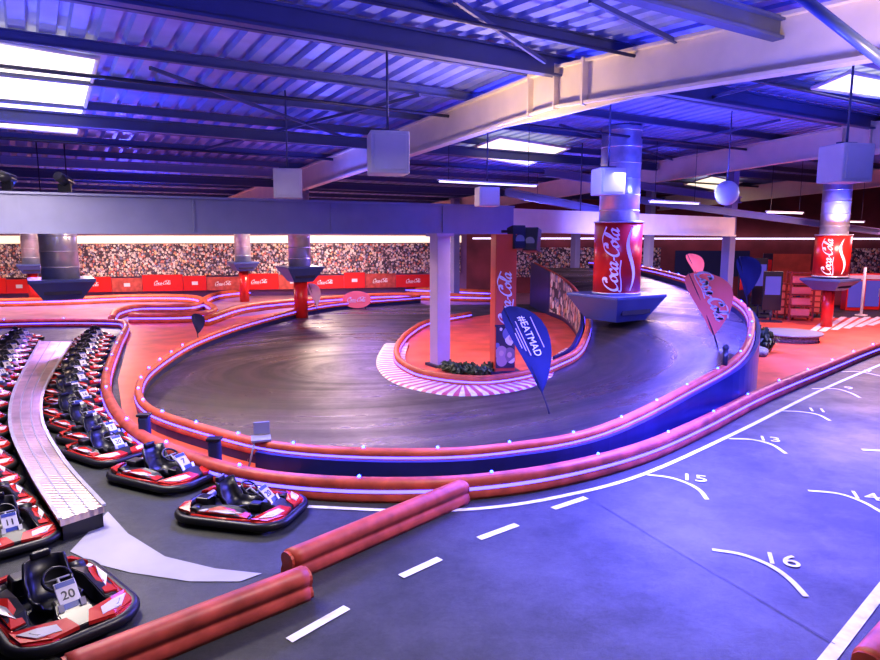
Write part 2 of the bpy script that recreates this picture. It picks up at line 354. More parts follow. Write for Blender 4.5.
# ---------------- floor patches
def GP(l,z=0): return [G(x,y,z) for x,y in l]
o=fill('red_floor_patch',GP([(752,398),(752,330),(745,318),(880,318),(960,322),(960,322),(880,353),(820,377)]),0.006,M['redfloor']); top(o,'red painted floor beside the ramp wall','floor marking')
o=fill('red_floor_patch',GP([(128,322),(250,316),(330,306),(330,312),(260,330),(200,352),(155,380),(140,402),(150,425),(215,450),(290,470),(290,484),(200,466),(148,440),(122,410),(118,380),(126,350)]),0.005,M['redfloor']); top(o,'red painted run-off floor between two barriers','floor marking')
o=fill('violet_floor_patch',GP([(-100,323),(128,323),(250,316),(330,306),(560,304),(560,292),(330,290),(-100,300)]),0.004,M['violetfloor']); top(o,'smooth violet-lit floor of the far track','floor marking')
# ---------------- loop track + ramp
rows=[((420,303,0),(470,318,0)),((330,311,0),(430,326,0)),((260,328,0),(410,337,0)),((200,350,0),(400,348,0)),((157,378,0),(397,355,0)),((140,402,0),(397,362,0)),
((152,427,0),(400,368,0)),((220,452,0),(410,375,0)),((290,468,0),(425,381,0)),((400,474,0),(455,386,0)),((500,469,0.02),(490,387,0)),((600,449,0.12),(530,380,0)),
((690,403,0.45),(560,368,0.08)),((735,375,0.82),(575,360,0.22)),((750,348,1.2),(583,349,0.45)),((746,322,1.6),(588,330,0.8)),((720,303,1.85),(583,308,1.2)),((690,289,2.05),(570,290,1.6)),((640,275,2.2),(553,278,2.0)),((590,268,2.3),(535,268,2.3))]
outp=cat([G(*a) for a,b in rows],6); inp=cat([G(*b) for a,b in rows],6)
vs=[];fs=[];K=8
for a,b in zip(outp,inp):
    for k in range(K+1):
        p=a.lerp(b,k/K); vs.append(p+Vector((0,0,0.012)))
for i in range(len(outp)-1):
    for k in range(K): q=i*(K+1)+k; fs.append((q,q+1,q+K+2,q+K+1))
tr=mesh('kart_track',vs,fs,M['track'],smooth=True); top(tr,'dark tyre-polished asphalt hairpin rising into a ramp','race track')
BP=[(0.15,0.0),(0.165,0.06),(0.16,0.13),(0.135,0.185),(0.125,0.20),(0.125,0.235),(0.14,0.26),(0.15,0.32),(0.135,0.39),(0.095,0.435),(0.045,0.455),(0,0.46)]
BP=BP+[(-a,b) for a,b in BP[-2::-1]]
def barrier(path,label,m=None,scale=1.0,led=True,name='track_barrier',lift=0.0):
    m=m or M['red']
    e=empty(name,(0,0,0)); top(e,label,'barrier','track barriers')
    sweep('padded_rail',path,[(a*scale,lift+b*scale) for a,b in BP],m,e,smooth=True)
    if led: sweep('light_strip',path,[(-0.15*scale,lift+0.19*scale),(0.15*scale,lift+0.19*scale),(0.15*scale,lift+0.25*scale),(-0.15*scale,lift+0.25*scale)],M['led'],e)
    if lift>0: sweep('rail_base',path,[(-0.07,0),(0.07,0),(0.07,lift+0.02),(-0.07,lift+0.02)],M['navy'],e)
    return e
barrier(outp,'slim red padded barrier with light strip around outer edge of hairpin',scale=0.64,lift=0.19)
def wallvar(name,path,off,th,topoff,m,parent=None,z0=0.0):
    Nn=normals(path); vs=[];fs=[]
    for p,nn in zip(path,Nn):
        a=p+nn*off; b=p+nn*(off+th); zt=p.z+topoff
        vs+=[Vector((a.x,a.y,z0)),Vector((a.x,a.y,zt)),Vector((b.x,b.y,zt)),Vector((b.x,b.y,z0))]
    for i in range(len(path)-1):
        for k in range(4): fs.append((i*4+k,i*4+(k+1)%4,i*4+4+(k+1)%4,i*4+4+k))
    n=len(path)-1; fs+=[(0,1,2,3),(n*4+3,n*4+2,n*4+1,n*4)]
    return mesh(name,vs,fs,m,parent)
sub=outp[8*6-2:]
w=wallvar('ramp_wall',sub,0.13,0.1,0.30,M['navy']); top(w,'navy painted wall rising along the outside of the ramp','wall')
subi=inp[12*6:]
w=wallvar('ramp_wall',subi,-0.18,-0.1,0.35,M['navy']); top(w,'navy painted wall along the inside of the ramp','wall')
M['banner']=crowd('banner_print',3.0)
w=wallvar('printed_banner',inp[15*6:18*6],-0.29,-0.02,0.45,M['banner'],None,0.25); top(w,'colourful printed banner along the curved ramp wall','banner')
barrier(inp[0:],'red padded barrier with light strip around the central island',scale=0.75)
def resamp(path,step):
    out=[path[0]];acc=0
    for a,b in zip(path,path[1:]):
        L=(b-a).length
        while acc+L>=step:
            t=(step-acc)/L; a=a.lerp(b,t); out.append(a.copy()); L=(b-a).length; acc=0
            if L<1e-6: break
        acc+=L
    return out
ko=cat(GP([(384,345),(377,358),(378,370),(392,383),(425,393),(470,397),(525,390),(566,373),(592,352)],0.0),10)
c0=G(480,350)
kr=resamp(ko,0.17); kN=normals(kr); sgn=-1 if (kr[10]-kN[10]*0.9-c0).length<(kr[10]-c0).length else 1
vs=[];fs=[];mi=[]
for p,nn in zip(kr,kN):
    q=p+nn*sgn*1.0; vs+=[p+Vector((0,0,0.02)),p+nn*sgn*0.1+Vector((0,0,0.06)),q+Vector((0,0,0.09))]
for i in range(len(kr)-1):
    for k in range(2): fs.append((i*3+k,i*3+k+1,i*3+k+4,i*3+k+3)); mi.append(i%2)
o=mesh('striped_kerb',vs,fs,[M['white'],M['kerb_violet_cast']],mi=mi); top(o,'raised white and red striped kerb around the island','kerb')
isl=GP([(430,326),(410,337),(400,348),(397,362),(410,375),(455,386),(490,387),(530,380),(565,366),(583,349),(580,330),(560,316),(520,310),(470,318)])
o=fill('island_floor',isl,0.02,M['redfloor']); top(o,'red painted floor of the central island','floor marking')
low=cat(GP([(-60,330),(40,327),(110,327),(126,331),(118,352),(107,385),(112,415),(140,447),(190,471),(240,487),(300,496),(380,500),(470,497),(560,484),(640,462),(700,435),(760,403),(820,377),(880,352),(960,324)]),6)
barrier(low,'red and pink padded pit barrier with bright violet light strip',M['redlt'],scale=0.84)
for pts in ([(-60,308),(60,305),(130,302),(185,302),(203,306),(190,312),(140,313),(118,318),(112,326)],[(130,323),(190,322),(215,316),(205,305),(235,297),(330,293),(400,293),(490,297)],[(205,326),(250,312),(330,304),(400,300),(500,302)],[(-60,296),(60,293),(200,292),(330,288),(480,290)],[(760,300),(820,297),(880,299),(960,301)],[(330,290),(420,287),(500,288),(560,291)]):
    barrier(cat(GP(pts),5),'red padded barrier along the distant track',M['red'],1.1)
def seg(x1,y1,x2,y2,s=1.0):
    a=G(x1,y1); b=G(x2,y2); e=empty('safety_barrier',(0,0,0)); top(e,'weathered red plastic safety barrier unit on asphalt','barrier','loose barrier units')
    n=24; path=[a.lerp(b,t/n) for t in range(n+1)]
    sweep('padded_rail',path,[(p*s*1.1,q*s) for p,q in BP],M['redlt'],e,smooth=True)
    for q in (a,b):
        d=(b-a).normalized(); c=q+ (d*0.02 if q is b else -d*0.02)
        sweep('end_cap',[c-d*0.02,c+d*0.02],[(p*s*1.04,max(0.02,r*s*0.94)) for p,r in BP],M['redlt'],e)
seg(70,692,305,596,0.82); seg(290,578,462,502,0.82)
seg(866,690,912,632,0.9)
def leds(path,step,z):
    for p in resamp([Vector(q) for q in path],step):
        o=sph('led_lamp',p+Vector((0,0,z)),0.03,M['ledblue']); top(o,'small blue glowing marker lamp on barrier top','marker lamp','barrier marker lamps')
leds(outp[20:],1.35,0.495); leds(low[40:],2.2,0.40); leds(low[:36],2.6,0.40)
# ---------------- markings
def stripe(path,w,m=None,z=0.01,label='white painted line on asphalt',name='lane_marking'):
    N=normals(path); vs=[];fs=[]
    for p,nn in zip(path,N): vs+=[Vector((p.x,p.y,z))+nn*w/2,Vector((p.x,p.y,z))-nn*w/2]
    for i in range(len(path)-1): fs.append((i*2,i*2+2,i*2+3,i*2+1))
    o=mesh(name,vs,fs,m or M['white']); top(o,label,'road marking'); return o
for a,b in (((289,641),(347,608)),((401,577),(440,559)),((479,539),(517,525)),((553,509),(586,498))):
    stripe(GP([a,b]),0.12,label='white dash of the broken lane line')
stripe(cat(GP([(308,507),(400,511),(480,509),(560,497),(645,474),(740,431),(820,391),(880,365),(940,340)]),5),0.10)
stripe(GP([(818,672),(892,577)]),0.14)
stripe(GP([(600,505),(835,645)]),0.015,M['black'],label='thin dark expansion seam in asphalt',name='floor_seam')
stripe(GP([(862,450),(900,452)]),0.1)
arcs=[([(712,550),(742,555),(770,566),(790,580),(806,597)],'16',(781,560)),([(647,475),(670,478),(688,484),(700,491),(707,500)],'15',(694,478)),([(808,491),(838,494),(862,502),(884,514)],'14',(864,496)),
([(729,439),(752,440),(772,445),(786,454)],'13',(769,439)),([(776,411),(800,412),(818,415),(830,421)],'11',(817,410)),([(812,389),(835,389),(850,393),(860,398)],'9',(849,388)),([(842,372),(860,372),(884,377)],'7',(869,371))]
for pts,num,(tx,ty) in arcs:
    stripe(cat(GP(pts),5),0.075,label='curved white grid slot line on asphalt',name='grid_marking')
    me=textmesh(num,0.48,0.002,bold=0.006); p=G(tx,ty,0.012)
    o=textobj('grid_number',me,M['white'],Matrix.Translation(p)@Matrix.Rotation(math.radians(-20),4,'Z')); top(o,'white painted grid number %s on asphalt'%num,'road marking')
o=fill('white_wedge',cat(GP([(70,552),(100,520),(108,512),(128,534),(165,557),(215,569),(262,574),(240,582),(190,582),(130,573),(95,564)]),1),0.009,M['wedge']); top(o,'broad white painted wedge where two lanes divide','road marking')
for i in range(6):
    x=818+i*12; stripe([G(x-8,329-i*1.5+4),G(x+14,317)],0.28,label='white zebra bar on red floor',name='zebra_bar')
# ---------------- aluminium walkway
WZ=0.32
Lp=cat(GP([(40,341),(24,370),(12,398),(11,430),(30,472),(60,520)],WZ),5); Rp=cat(GP([(72,342),(55,368),(43,393),(43,423),(65,462),(104,506)],WZ),5)
vs=[];fs=[]
for a,b in zip(Lp,Rp): vs+=[a,b,b-Vector((0,0,0.1)),a-Vector((0,0,0.1))]
n=len(Lp)
for i in range(n-1):
    for k in range(4): fs.append((i*4+k,i*4+(k+1)%4,i*4+4+(k+1)%4,i*4+4+k))
fs+=[(3,2,1,0),((n-1)*4,(n-1)*4+1,(n-1)*4+2,(n-1)*4+3)]
wk=empty('metal_walkway',(0,0,0)); top(wk,'long curved shiny aluminium walkway between kart rows','walkway')
mesh('deck',vs,fs,M['alu'],wk)
for nm,pp in (('edge_rail',Lp),('edge_rail',Rp)): sweep(nm,pp,[(-0.03,0.0),(0.03,0.0),(0.03,0.03),(-0.03,0.03)],M['duct'],wk)
for t in (0.33,0.66):
    sweep('deck_seam',[a.lerp(b,t) for a,b in zip(Lp,Rp)],[(-0.012,-0.01),(0.012,-0.01),(0.012,0.006),(-0.012,0.006)],M['grey'],wk)
vs=[];fs=[]
for a,b in zip(Lp,Rp):
    a2=a.lerp(b,0.04); b2=a.lerp(b,0.96); vs+=[Vector((a2.x,a2.y,WZ-.1)),Vector((b2.x,b2.y,WZ-.1)),Vector((b2.x,b2.y,0)),Vector((a2.x,a2.y,0))]
for i in range(n-1):
    for k in range(4): fs.append((i*4+k,i*4+(k+1)%4,i*4+4+(k+1)%4,i*4+4+k))
fs+=[(3,2,1,0),((n-1)*4,(n-1)*4+1,(n-1)*4+2,(n-1)*4+3)]
mesh('skirt',vs,fs,M['blackp'],wk)
# ---------------- karts
def rrect(hx,hy,r,n=6):
    out=[]
    for cx,cy,a0 in ((hx-r,hy-r,0),(-hx+r,hy-r,90),(-hx+r,-hy+r,180),(hx-r,-hy+r,270)):
        for k in range(n+1):
            a=math.radians(a0+90*k/n); out.append(Vector((cx+math.cos(a)*r,cy+math.sin(a)*r,0)))
    return out
def shaped(name,secs,m,parent,bev=0.012):
    k=len(secs[0][1]); vs=[(x,y,z) for x,ring in secs for y,z in ring]; fs=[]
    for i in range(len(secs)-1):
        for q in range(k): fs.append((i*k+q,i*k+(q+1)%k,(i+1)*k+(q+1)%k,(i+1)*k+q))
    fs.append(tuple(range(k))[::-1]); fs.append(tuple((len(secs)-1)*k+q for q in range(k)))
    o=mesh(name,vs,fs,m,parent); bm=bmesh.new(); bm.from_mesh(o.data); bmesh.ops.recalc_face_normals(bm,faces=bm.faces)
    if bev>0: bmesh.ops.bevel(bm,geom=bm.edges[:],offset=bev,segments=2,affect='EDGES')
    bm.to_mesh(o.data); bm.free(); return o
def slab(name,pts,th,m,parent):
    n=len(pts); vs=[Vector(p) for p in pts]+[Vector(p)-Vector((0,0,th)) for p in pts]
    fs=[tuple(range(n)),tuple(range(n,2*n))[::-1]]+[(i,i+n,(i+1)%n+n,(i+1)%n) for i in range(n)]
    return mesh(name,vs,fs,m,parent)
nummesh={}
for nn in ('20','7','11','4','16'): nummesh[nn]=textmesh(nn,0.15,0.003)
def kart_proto():
    e=empty('racing_kart',(0,0,0))
    rp=rrect(1.0,0.68,0.40)
    el=[(math.cos(a)*0.075,0.12+math.sin(a)*0.075) for a in [2*math.pi*k/10 for k in range(10)]]
    sweep('bumper_ring',rp,el,M['black'],e,closed=True,smooth=True)
    el=[(math.cos(a)*0.045+0.045,0.185+math.sin(a)*0.02) for a in [2*math.pi*k/8 for k in range(8)]]
    sweep('bumper_stripe',[Vector((-0.6,0.66,0)),Vector((0,0.66,0)),Vector((0.6,0.66,0))]+[Vector((p.x,p.y*.98,0)) for p in rp[:7]][::-1],el,M['kredp'],e,smooth=True)
    sweep('bumper_stripe',[Vector((p.x,p.y*.98,0)) for p in rp[21:]][::-1]+[Vector((0.6,-0.66,0)),Vector((0,-0.66,0)),Vector((-0.6,-0.66,0))],el,M['kredp'],e,smooth=True)
    box('floor_pan',(0,0,0.07),(1.7,0.8,0.03),M['blackp'],e,bev=0.01)
    for s in (-1,1):
        shaped('side_pod',[(-0.55,[(s*.36,.10),(s*.60,.10),(s*.57,.22),(s*.36,.26)]),(-0.1,[(s*.34,.10),(s*.63,.10),(s*.61,.25),(s*.38,.33)]),(0.25,[(s*.34,.10),(s*.63,.10),(s*.60,.24),(s*.38,.30)]),(0.46,[(s*.38,.12),(s*.60,.12),(s*.56,.2),(s*.42,.21)])],M['kcharcoal'],e)
        slab('side_graphic',[(0.42,s*.44,.245),(0.42,s*.59,.225),(-0.12,s*.62,.275),(-0.5,s*.59,.245),(-0.15,s*.46,.325)],.02,M['kredp'],e)
        slab('side_flash',[(0.30,s*.50,.262),(0.05,s*.615,.278),(-0.28,s*.60,.285),(0.02,s*.52,.300)],.015,M['kwhite'],e)
        slab('side_flash',[(-0.30,s*.52,.285),(-0.38,s*.60,.268),(-0.48,s*.585,.262),(-0.40,s*.52,.275)],.015,M['kwhite'],e)
        slab('front_wing',[(0.96,s*.05,.25),(0.97,s*.34,.23),(0.80,s*.60,.225),(0.52,s*.64,.24),(0.66,s*.42,.285),(0.78,s*.12,.30)],.05,M['kredp'],e)
        slab('wing_flash',[(0.93,s*.22,.258),(0.86,s*.46,.246),(0.64,s*.60,.252),(0.72,s*.42,.283),(0.82,s*.24,.292)],.02,M['kwhite'],e)
        slab('wing_decal',[(0.88,s*.30,.263),(0.83,s*.44,.258),(0.73,s*.50,.262),(0.77,s*.38,.278)],.006,M['kcharcoal'],e)
        slab('rear_quarter',[(-0.62,s*.62,.24),(-0.92,s*.52,.24),(-0.98,s*.25,.24),(-0.84,s*.25,.28),(-0.74,s*.44,.29)],.05,M['kredp'],e)
        box('pedal',(0.62,s*.12,.34),(.02,.06,.1),M['duct'],e,ry=-.5)
    shaped('nose_fairing',[(0.44,[(-.17,.1),(.17,.1),(.13,.33),(-.13,.33)]),(0.66,[(-.26,.1),(.26,.1),(.18,.31),(-.18,.31)]),(0.95,[(-.3,.12),(.3,.12),(.16,.235),(-.16,.235)])],M['kcharcoal'],e)
    box('number_panel',(0.50,0,0.42),(0.36,0.24,0.025),M['kwhite'],e,bev=0.01,ry=math.radians(46))
    box('panel_stripe',(0.60,0,0.335),(0.07,0.21,0.012),M['kblue'],e,ry=math.radians(46))
    box('panel_stripe',(0.412,0,0.53),(0.06,0.21,0.012),M['kblue'],e,ry=math.radians(46))
    vs=[];fs=[];prof=[(0.22,0.16),(0.05,0.12),(-0.15,0.12),(-0.27,0.18),(-0.35,0.38),(-0.41,0.60)]
    W=[-1,-.85,-.5,0,.5,.85,1]; rise=[.14,.06,.0,.0,.0,.06,.14]
    for t,(x,z) in enumerate(prof):
        for q,wv in enumerate(W):
            wid=0.24-0.03*(t==5)-0.02*(t==0); vs.append((x+rise[q]*(0.9 if t>=3 else 0.1),wv*wid,z+rise[q]*(1.0 if t<4 else 0.1)))
    for t in range(5):
        for q in range(6): a=t*7+q; fs.append((a,a+1,a+8,a+7))
    so=mesh('seat',vs,fs,M['seatmat'],e,smooth=True); md=so.modifiers.new('s','SOLIDIFY'); md.thickness=0.04
    ring=[Vector((0,math.cos(t)*0.16,math.sin(t)*0.16)) for t in [2*math.pi*k/16 for k in range(17)]]
    rot=Matrix.Rotation(math.radians(-52),3,'Y'); ring=[rot@p+Vector((0.16,0,0.50)) for p in ring]
    tube('steering_wheel',ring,0.02,M['blackp'],e,seg=6)
    tube('wheel_spoke',[rot@Vector((0,-.14,0))+Vector((0.16,0,0.50)),rot@Vector((0,.14,0))+Vector((0.16,0,0.50))],0.014,M['grey'],e,seg=6)
    tube('steering_column',[Vector((0.16,0,0.50)),Vector((0.5,0,0.26))],0.02,M['grey'],e,seg=6)
    for x,s,r,w in ((-0.62,1,.14,.2),(-0.62,-1,.14,.2),(0.56,1,.12,.14),(0.56,-1,.12,.14)):
        wh=cyl('wheel',(x,s*0.46,r),r,w,M['black'],e,seg=18,rot=(math.pi/2,0,0))
        cyl('rim',(0,0,0),r*.55,w+.02,M['grey'],wh,seg=12)
    box('engine',(-0.60,-0.2,0.24),(0.26,0.24,0.24),M['blackp'],e,bev=0.03)
    cyl('exhaust',(-0.74,0.1,0.22),0.06,0.34,M['duct'],e,seg=12,rot=(math.pi/2,0,0))
    box('fuel_tank',(0.28,0,0.18),(0.24,0.2,0.14),M['blackp'],e,bev=0.03)
    box('headrest',(-0.42,0,0.63),(0.07,0.24,0.10),M['blackp'],e,bev=0.03)
    return e
proto=kart_proto()
def copytree(src,parent=None):
    o=src.copy(); col.objects.link(o)
    if parent: o.parent=parent
    for c in list(src.children): copytree(c,o)
    return o
def place_kart(x,y,heading,num,lab=None,pt=None,sc=0.9):
    p=G(x,y) if pt is None else pt
    k=copytree(proto); k.location=(p.x,p.y,0); k.rotation_euler=(0,0,math.radians(heading)); k.scale=(sc,sc,sc)
    top(k,lab or 'red and white rental kart with black bumper and seat, parked','kart','parked rental karts')
    m=Matrix.Translation((0.510,0,0.431))@Matrix.Rotation(math.radians(46),4,'Y')@Matrix.Rotation(math.radians(90),4,'Z')
    t=bpy.data.objects.new('number',nummesh[num]); 
    if not nummesh[num].materials: nummesh[num].materials.append(M['blackp'])
    t.matrix_local=m; link(t,k)
nums=['20','7','11','4','16']
place_kart(243,514,-14,'20','red and white kart with black bumper beside the pit barrier',sc=0.88)
place_kart(166,478,-26,'7',sc=0.9)
mp=cat(GP([(113,455),(88,432),(73,406),(74,384),(83,362),(92,345),(98,336)]),8)
for i,p in enumerate(resamp(mp,1.2)): place_kart(0,0,-30-i*1.2+random.uniform(-4,4),nums[i%5],pt=p+Vector((random.uniform(-.12,.12),random.uniform(-.04,.04),0)),sc=0.80)
place_kart(56,612,-42,'20','red and white kart with number panel at row end',sc=0.92)
lf=cat(GP([(4,536),(-22,490),(-32,440),(-20,405),(-4,376),(11,356),(23,340)]),8)
for i,p in enumerate(resamp(lf,1.24)): place_kart(0,0,-42+i*1.0+random.uniform(-4,4),nums[(i+2)%5],pt=p+Vector((random.uniform(-.12,.12),random.uniform(-.04,.04),0)),sc=0.82)
def deltree(o):
    for c in list(o.children): deltree(c)
    bpy.data.objects.remove(o)
deltree(proto)
# ---------------- duct columns
def drumtext(rad,size,z,parent,face):
    me=colamesh(size)
    for v in me.vertices:
        tx,ty,tz=v.co
        a=face-ty/rad; rr=rad+0.012
        v.co=Vector((math.cos(a)*rr,math.sin(a)*rr,z+tx))
    o=bpy.data.objects.new('lettering',me); return link(o,parent)
def ductcol(p,rd,hood,drum=None,post=None,label='galvanised duct column',text=None,ztop=None):
    e=empty('duct_column',(p.x,p.y,0)); top(e,label,'duct column','duct columns')
    hz0,hz1,s0,s1=hood; rz=roofz(p)-0.02
    zt=hz1
    if ztop:
        for sx in (-1,1): cyl('hanger_rod',(sx*rd*0.8,0,(ztop+rz)/2),0.02,rz-ztop,M['darksteel'],e,seg=8)
        rz=ztop
    if drum:
        cyl('drum',(0,0,(drum[0]+drum[1])/2),drum[2],drum[1]-drum[0],M['drum'],e,seg=40)
        for zz in (drum[0],drum[1]): cyl('drum_rim',(0,0,zz),drum[2]+0.03,0.06,M['duct'],e,seg=40)
        zt=drum[1]
        if text: 
            face=math.atan2(-p.y,-p.x)
            drumtext(drum[2],text,(drum[0]+drum[1])/2,e,face-0.22)
            vs=[];fs=[];n=24
            for i in range(n+1):
                t=i/n; z=drum[0]+0.12+(drum[1]-drum[0]-0.3)*t; a=face+0.58+0.16*math.sin(t*math.pi*2); w=0.02+0.07*math.sin(t*math.pi)
                for s in (-1,1): vs.append((math.cos(a+s*w)*(drum[2]+.01),math.sin(a+s*w)*(drum[2]+.01),z))
            for i in range(n): fs.append((2*i,2*i+1,2*i+3,2*i+2))
            mesh('ribbon_mark',vs,fs,M['letter'],e)
    cyl('duct_pipe',(0,0,(zt+rz)/2),rd,rz-zt,M['duct'],e,seg=36)
    z=zt+0.4
    while z<rz: cyl('duct_seam',(0,0,z),rd+0.015,0.04,M['duct'],e,seg=36); z+=0.55
    bm=bmesh.new(); bmesh.ops.create_cone(bm,cap_ends=True,segments=4,radius1=s0*0.7071,radius2=s1*0.7071,depth=hz1-hz0-0.12); bmesh.ops.rotate(bm,matrix=Matrix.Rotation(math.pi/4+A,3,'Z'),verts=bm.verts)
    me=bpy.data.meshes.new('hood'); bm.to_mesh(me); bm.free(); me.materials.append(M['hood']); h=bpy.data.objects.new('hood',me); h.location=(0,0,(hz0+hz1-0.12)/2); link(h,e)
    box('hood_rim',(0,0,hz1-0.06),(s1+0.06,s1+0.06,0.12),M['hood'],e,rz=A,bev=0.02)
    box('vent_grille',(0,0,(hz0+hz1)/2-0.06),((s0+s1)*0.36,(s0+s1)/2+0.01,(hz1-hz0)*0.3),M['darksteel'],e,rz=A)
    if post: cyl('post',(0,0,hz0/2),post,hz0,M['drum'],e,seg=24)
p=G(615,319,1.25); ductcol(p,0.70,(1.25,2.2,1.5,2.45),(2.24,4.75,0.84),None,'silver duct with tall red cola drum above blue hood on ramp',2.3)
p=D(62,290,23.6); ductcol(p,0.60,(2.05,2.78,1.2,2.0),None,None,'silver duct hanging on rods with blue flared hood',ztop=5.3)
p=D(300,270,34.5); ductcol(p,0.56,(1.9,2.7,1.0,1.9),None,0.35,'silver duct with blue hood on slim red post')
p=D(830,280,31); ductcol(p,0.60,(1.75,2.3,1.0,1.8),(2.4,4.3,0.76),0.25,'silver duct with red cola drum above small hood',1.7)
p=D(243,260,43); ductcol(p,0.5,(2.0,2.6,1.0,1.6),None,0.3,'distant silver duct with hood over slim post')
p=D(32,270,42); ductcol(p,0.5,(1.9,2.5,1.0,1.6),None,0.3,'distant silver duct with hood over slim post')
# ---------------- pillars
def pillar(p,w,z1,m,label,cap=True):
    e=empty('pillar',(p.x,p.y,0),A); top(e,label,'pillar')
    box('shaft',(0,0,z1/2),(w*0.75,w*0.75,z1),m,e,bev=0.02); box('base_plate',(0,0,0.05),(w*1.1,w*1.1,0.1),M['darksteel'],e)
    if cap: box('cap_plate',(0,0,z1-0.05),(w,w,0.1),m,e)
    return e
pillar(G(440,366),0.66,4.35,mat('lilac_pillar',(0.50,0.40,0.62),0.4),'slim lilac-lit steel pillar standing in the island')
pr=G(502,372); e=pillar(pr,0.88,4.33,mat('orange_red_pillar',(0.66,0.10,0.05),0.4),'square red pillar with white cola lettering in the island',cap=False)
m=Matrix.Translation((0,-0.345,2.4))@Matrix.Rotation(math.pi/2,4,'X')@Matrix.Rotation(math.pi/2,4,'Z')
t=bpy.data.objects.new('lettering',colamesh(1.7)); t.matrix_local=m; link(t,e)
e.rotation_euler=(0,0,math.radians(10))
box('poster_panel',(0,-0.345,0.85),(0.60,0.02,1.3),M['banner'],e); box('poster_frame',(-0.02,-0.34,1.53),(0.64,0.03,0.05),M['darksteel'],e)
for x,y,dp,label in ((727,270,33,'pale slim steel pillar behind the ramp'),(575,262,44,'pale slim distant pillar'),(648,262,42,'pale slim distant pillar'),(455,262,44,'dark slim distant pillar')):
    p=D(x,y,dp); pillar(p,0.6,roofz(p)-0.3,M['girder'],label)
for x,y in ((517,238),(532,240)):
    p=D(x,y,20.5); e=empty('black_speaker',p,math.radians(20 if x<525 else -25)); top(e,'black loudspeaker bracketed near the pillar top','speaker','pillar speakers')
    box('cabinet',(0,0,0),(0.46,0.4,0.72),M['blackp'],e,bev=0.03,rx=math.radians(-12)); cyl('cone',(0,-0.2,-0.05),0.15,0.05,M['grey'],e,rot=(math.pi/2,0,0)); box('bracket',(-0.15,0.25,0.2),(0.5,0.08,0.08),M['darksteel'],e)
# ---------------- teardrop flags
def flag(p,h,lean,m,text=None,label='',rz=0,wid=1.0,tsize=0.3,ts=0.70,off=.17):
    e=empty('teardrop_flag',p,rz); top(e,label,'flag','teardrop flags')
    def ax(s): return lean*(s**1.15)
    pts=[]
    for i in range(15):
        s=i/14; pts.append(Vector((ax(s)+0.02,0,h*s)))
    tube('pole',pts,[0.022-0.012*i/14 for i in range(15)],M['darksteel'],e,seg=6)
    S=[(0.22,0.0,.02),(0.3,-.02,.12),(0.4,-.03,.22),(0.5,-.05,.31),(0.6,-.07,.38),(0.7,-.09,.43),(0.8,-.10,.45),(0.88,-.09,.43),(0.94,-.06,.37),(0.98,.0,.28),(1.0,.09,.17)]
    vs=[];fs=[]; dr=1 if lean<=0 else -1
    for s,l,r in S:
        for k in range(5):
            t=k/4; x=ax(s)+dr*wid*(l+(r-l)*t); vs.append((x,0.03*math.sin(t*5+s*7)*1.0,h*s))
    for i in range(len(S)-1):
        for k in range(4): a=i*5+k; fs.append((a,a+1,a+6,a+5))
    mesh('sail',vs,fs,m,e,True)
    if text:
        if text=='cola': me=colamesh(tsize,0.5)
        else: me=textmesh(text,tsize,0.003,shear=0.2,bold=0.012); me.materials.append(M['letter'])
        ang=math.atan2(h,lean*1.1)
        rot=Matrix.Rotation(math.pi/2,4,'X')@Matrix.Rotation(ang-math.pi if lean<0 else ang,4,'Z')
        m4=Matrix.Translation((ax(ts)+dr*wid*off,-0.07,h*ts))@rot
        t=bpy.data.objects.new('lettering',me); t.matrix_local=m4; link(t,e)
        if text!='cola':
            for k,(dy,w) in enumerate(((0.2,0.8),(-0.16,0.9),(-0.22,0.6),(-0.28,0.4))):
                q=m4@Matrix.Translation((0.0,dy,0.0)); b=box('pale_stripe',(0,0,0),(w,0.02,0.004),M['flagwhite'],e); b.matrix_local=q
    return e
flag(G(549,416),2.65,-1.15,M['flagblue'],'#EATMAD','navy teardrop flag with white lettering leaning over track',wid=1.75,tsize=0.23,ts=0.74)
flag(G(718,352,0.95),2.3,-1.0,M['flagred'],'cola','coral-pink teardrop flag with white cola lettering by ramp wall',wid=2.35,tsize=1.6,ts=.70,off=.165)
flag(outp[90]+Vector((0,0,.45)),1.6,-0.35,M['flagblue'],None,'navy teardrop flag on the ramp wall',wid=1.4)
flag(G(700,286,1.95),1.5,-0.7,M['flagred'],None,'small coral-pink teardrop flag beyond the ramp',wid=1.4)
flag(G(318,314,0),1.7,-0.5,M['flagwhite'],None,'pale teardrop flag beside distant barrier',wid=1.2)
flag(G(198,340,0),1.1,-0.15,M['flagblue'],None,'small navy teardrop flag beside loop barrier',wid=1.0)
# ---------------- back wall murals
wd=(WL1-WL0).normalized(); wn=Vector((wd.y,-wd.x,0))
def onwall(o,d,z,off): return o+ (wd if o is WL0 else (WR1-WL1).normalized())*d + (wn if o is WL0 else Vector(((WR1-WL1).normalized().y,-(WR1-WL1).normalized().x,0)))*off+Vector((0,0,z))
def wallpanel(name,o,d0,d1,z0,z1,off,m,th=0.06):
    a=onwall(o,d0,z0,off); b=onwall(o,d1,z1,off); c=(a+b)/2; dd=wd if o is WL0 else (WR1-WL1).normalized()
    return box(name,c,(d1-d0,th,z1-z0),m,rz=math.atan2(dd.y,dd.x))
L0=(WL1-WL0).length
o=wallpanel('crowd_mural',WL0,0.3,L0-0.5,1.5,3.7,0.1,M['crowd']); top(o,'long printed mural of a packed spectator crowd on wall','mural')
o=wallpanel('light_band',WL0,0.3,L0-0.5,3.75,4.25,0.3,M['warmband'],0.1); top(o,'long warm cream light band above the crowd mural','light')
cm=colamesh(1.1)
d=0.5;i=0
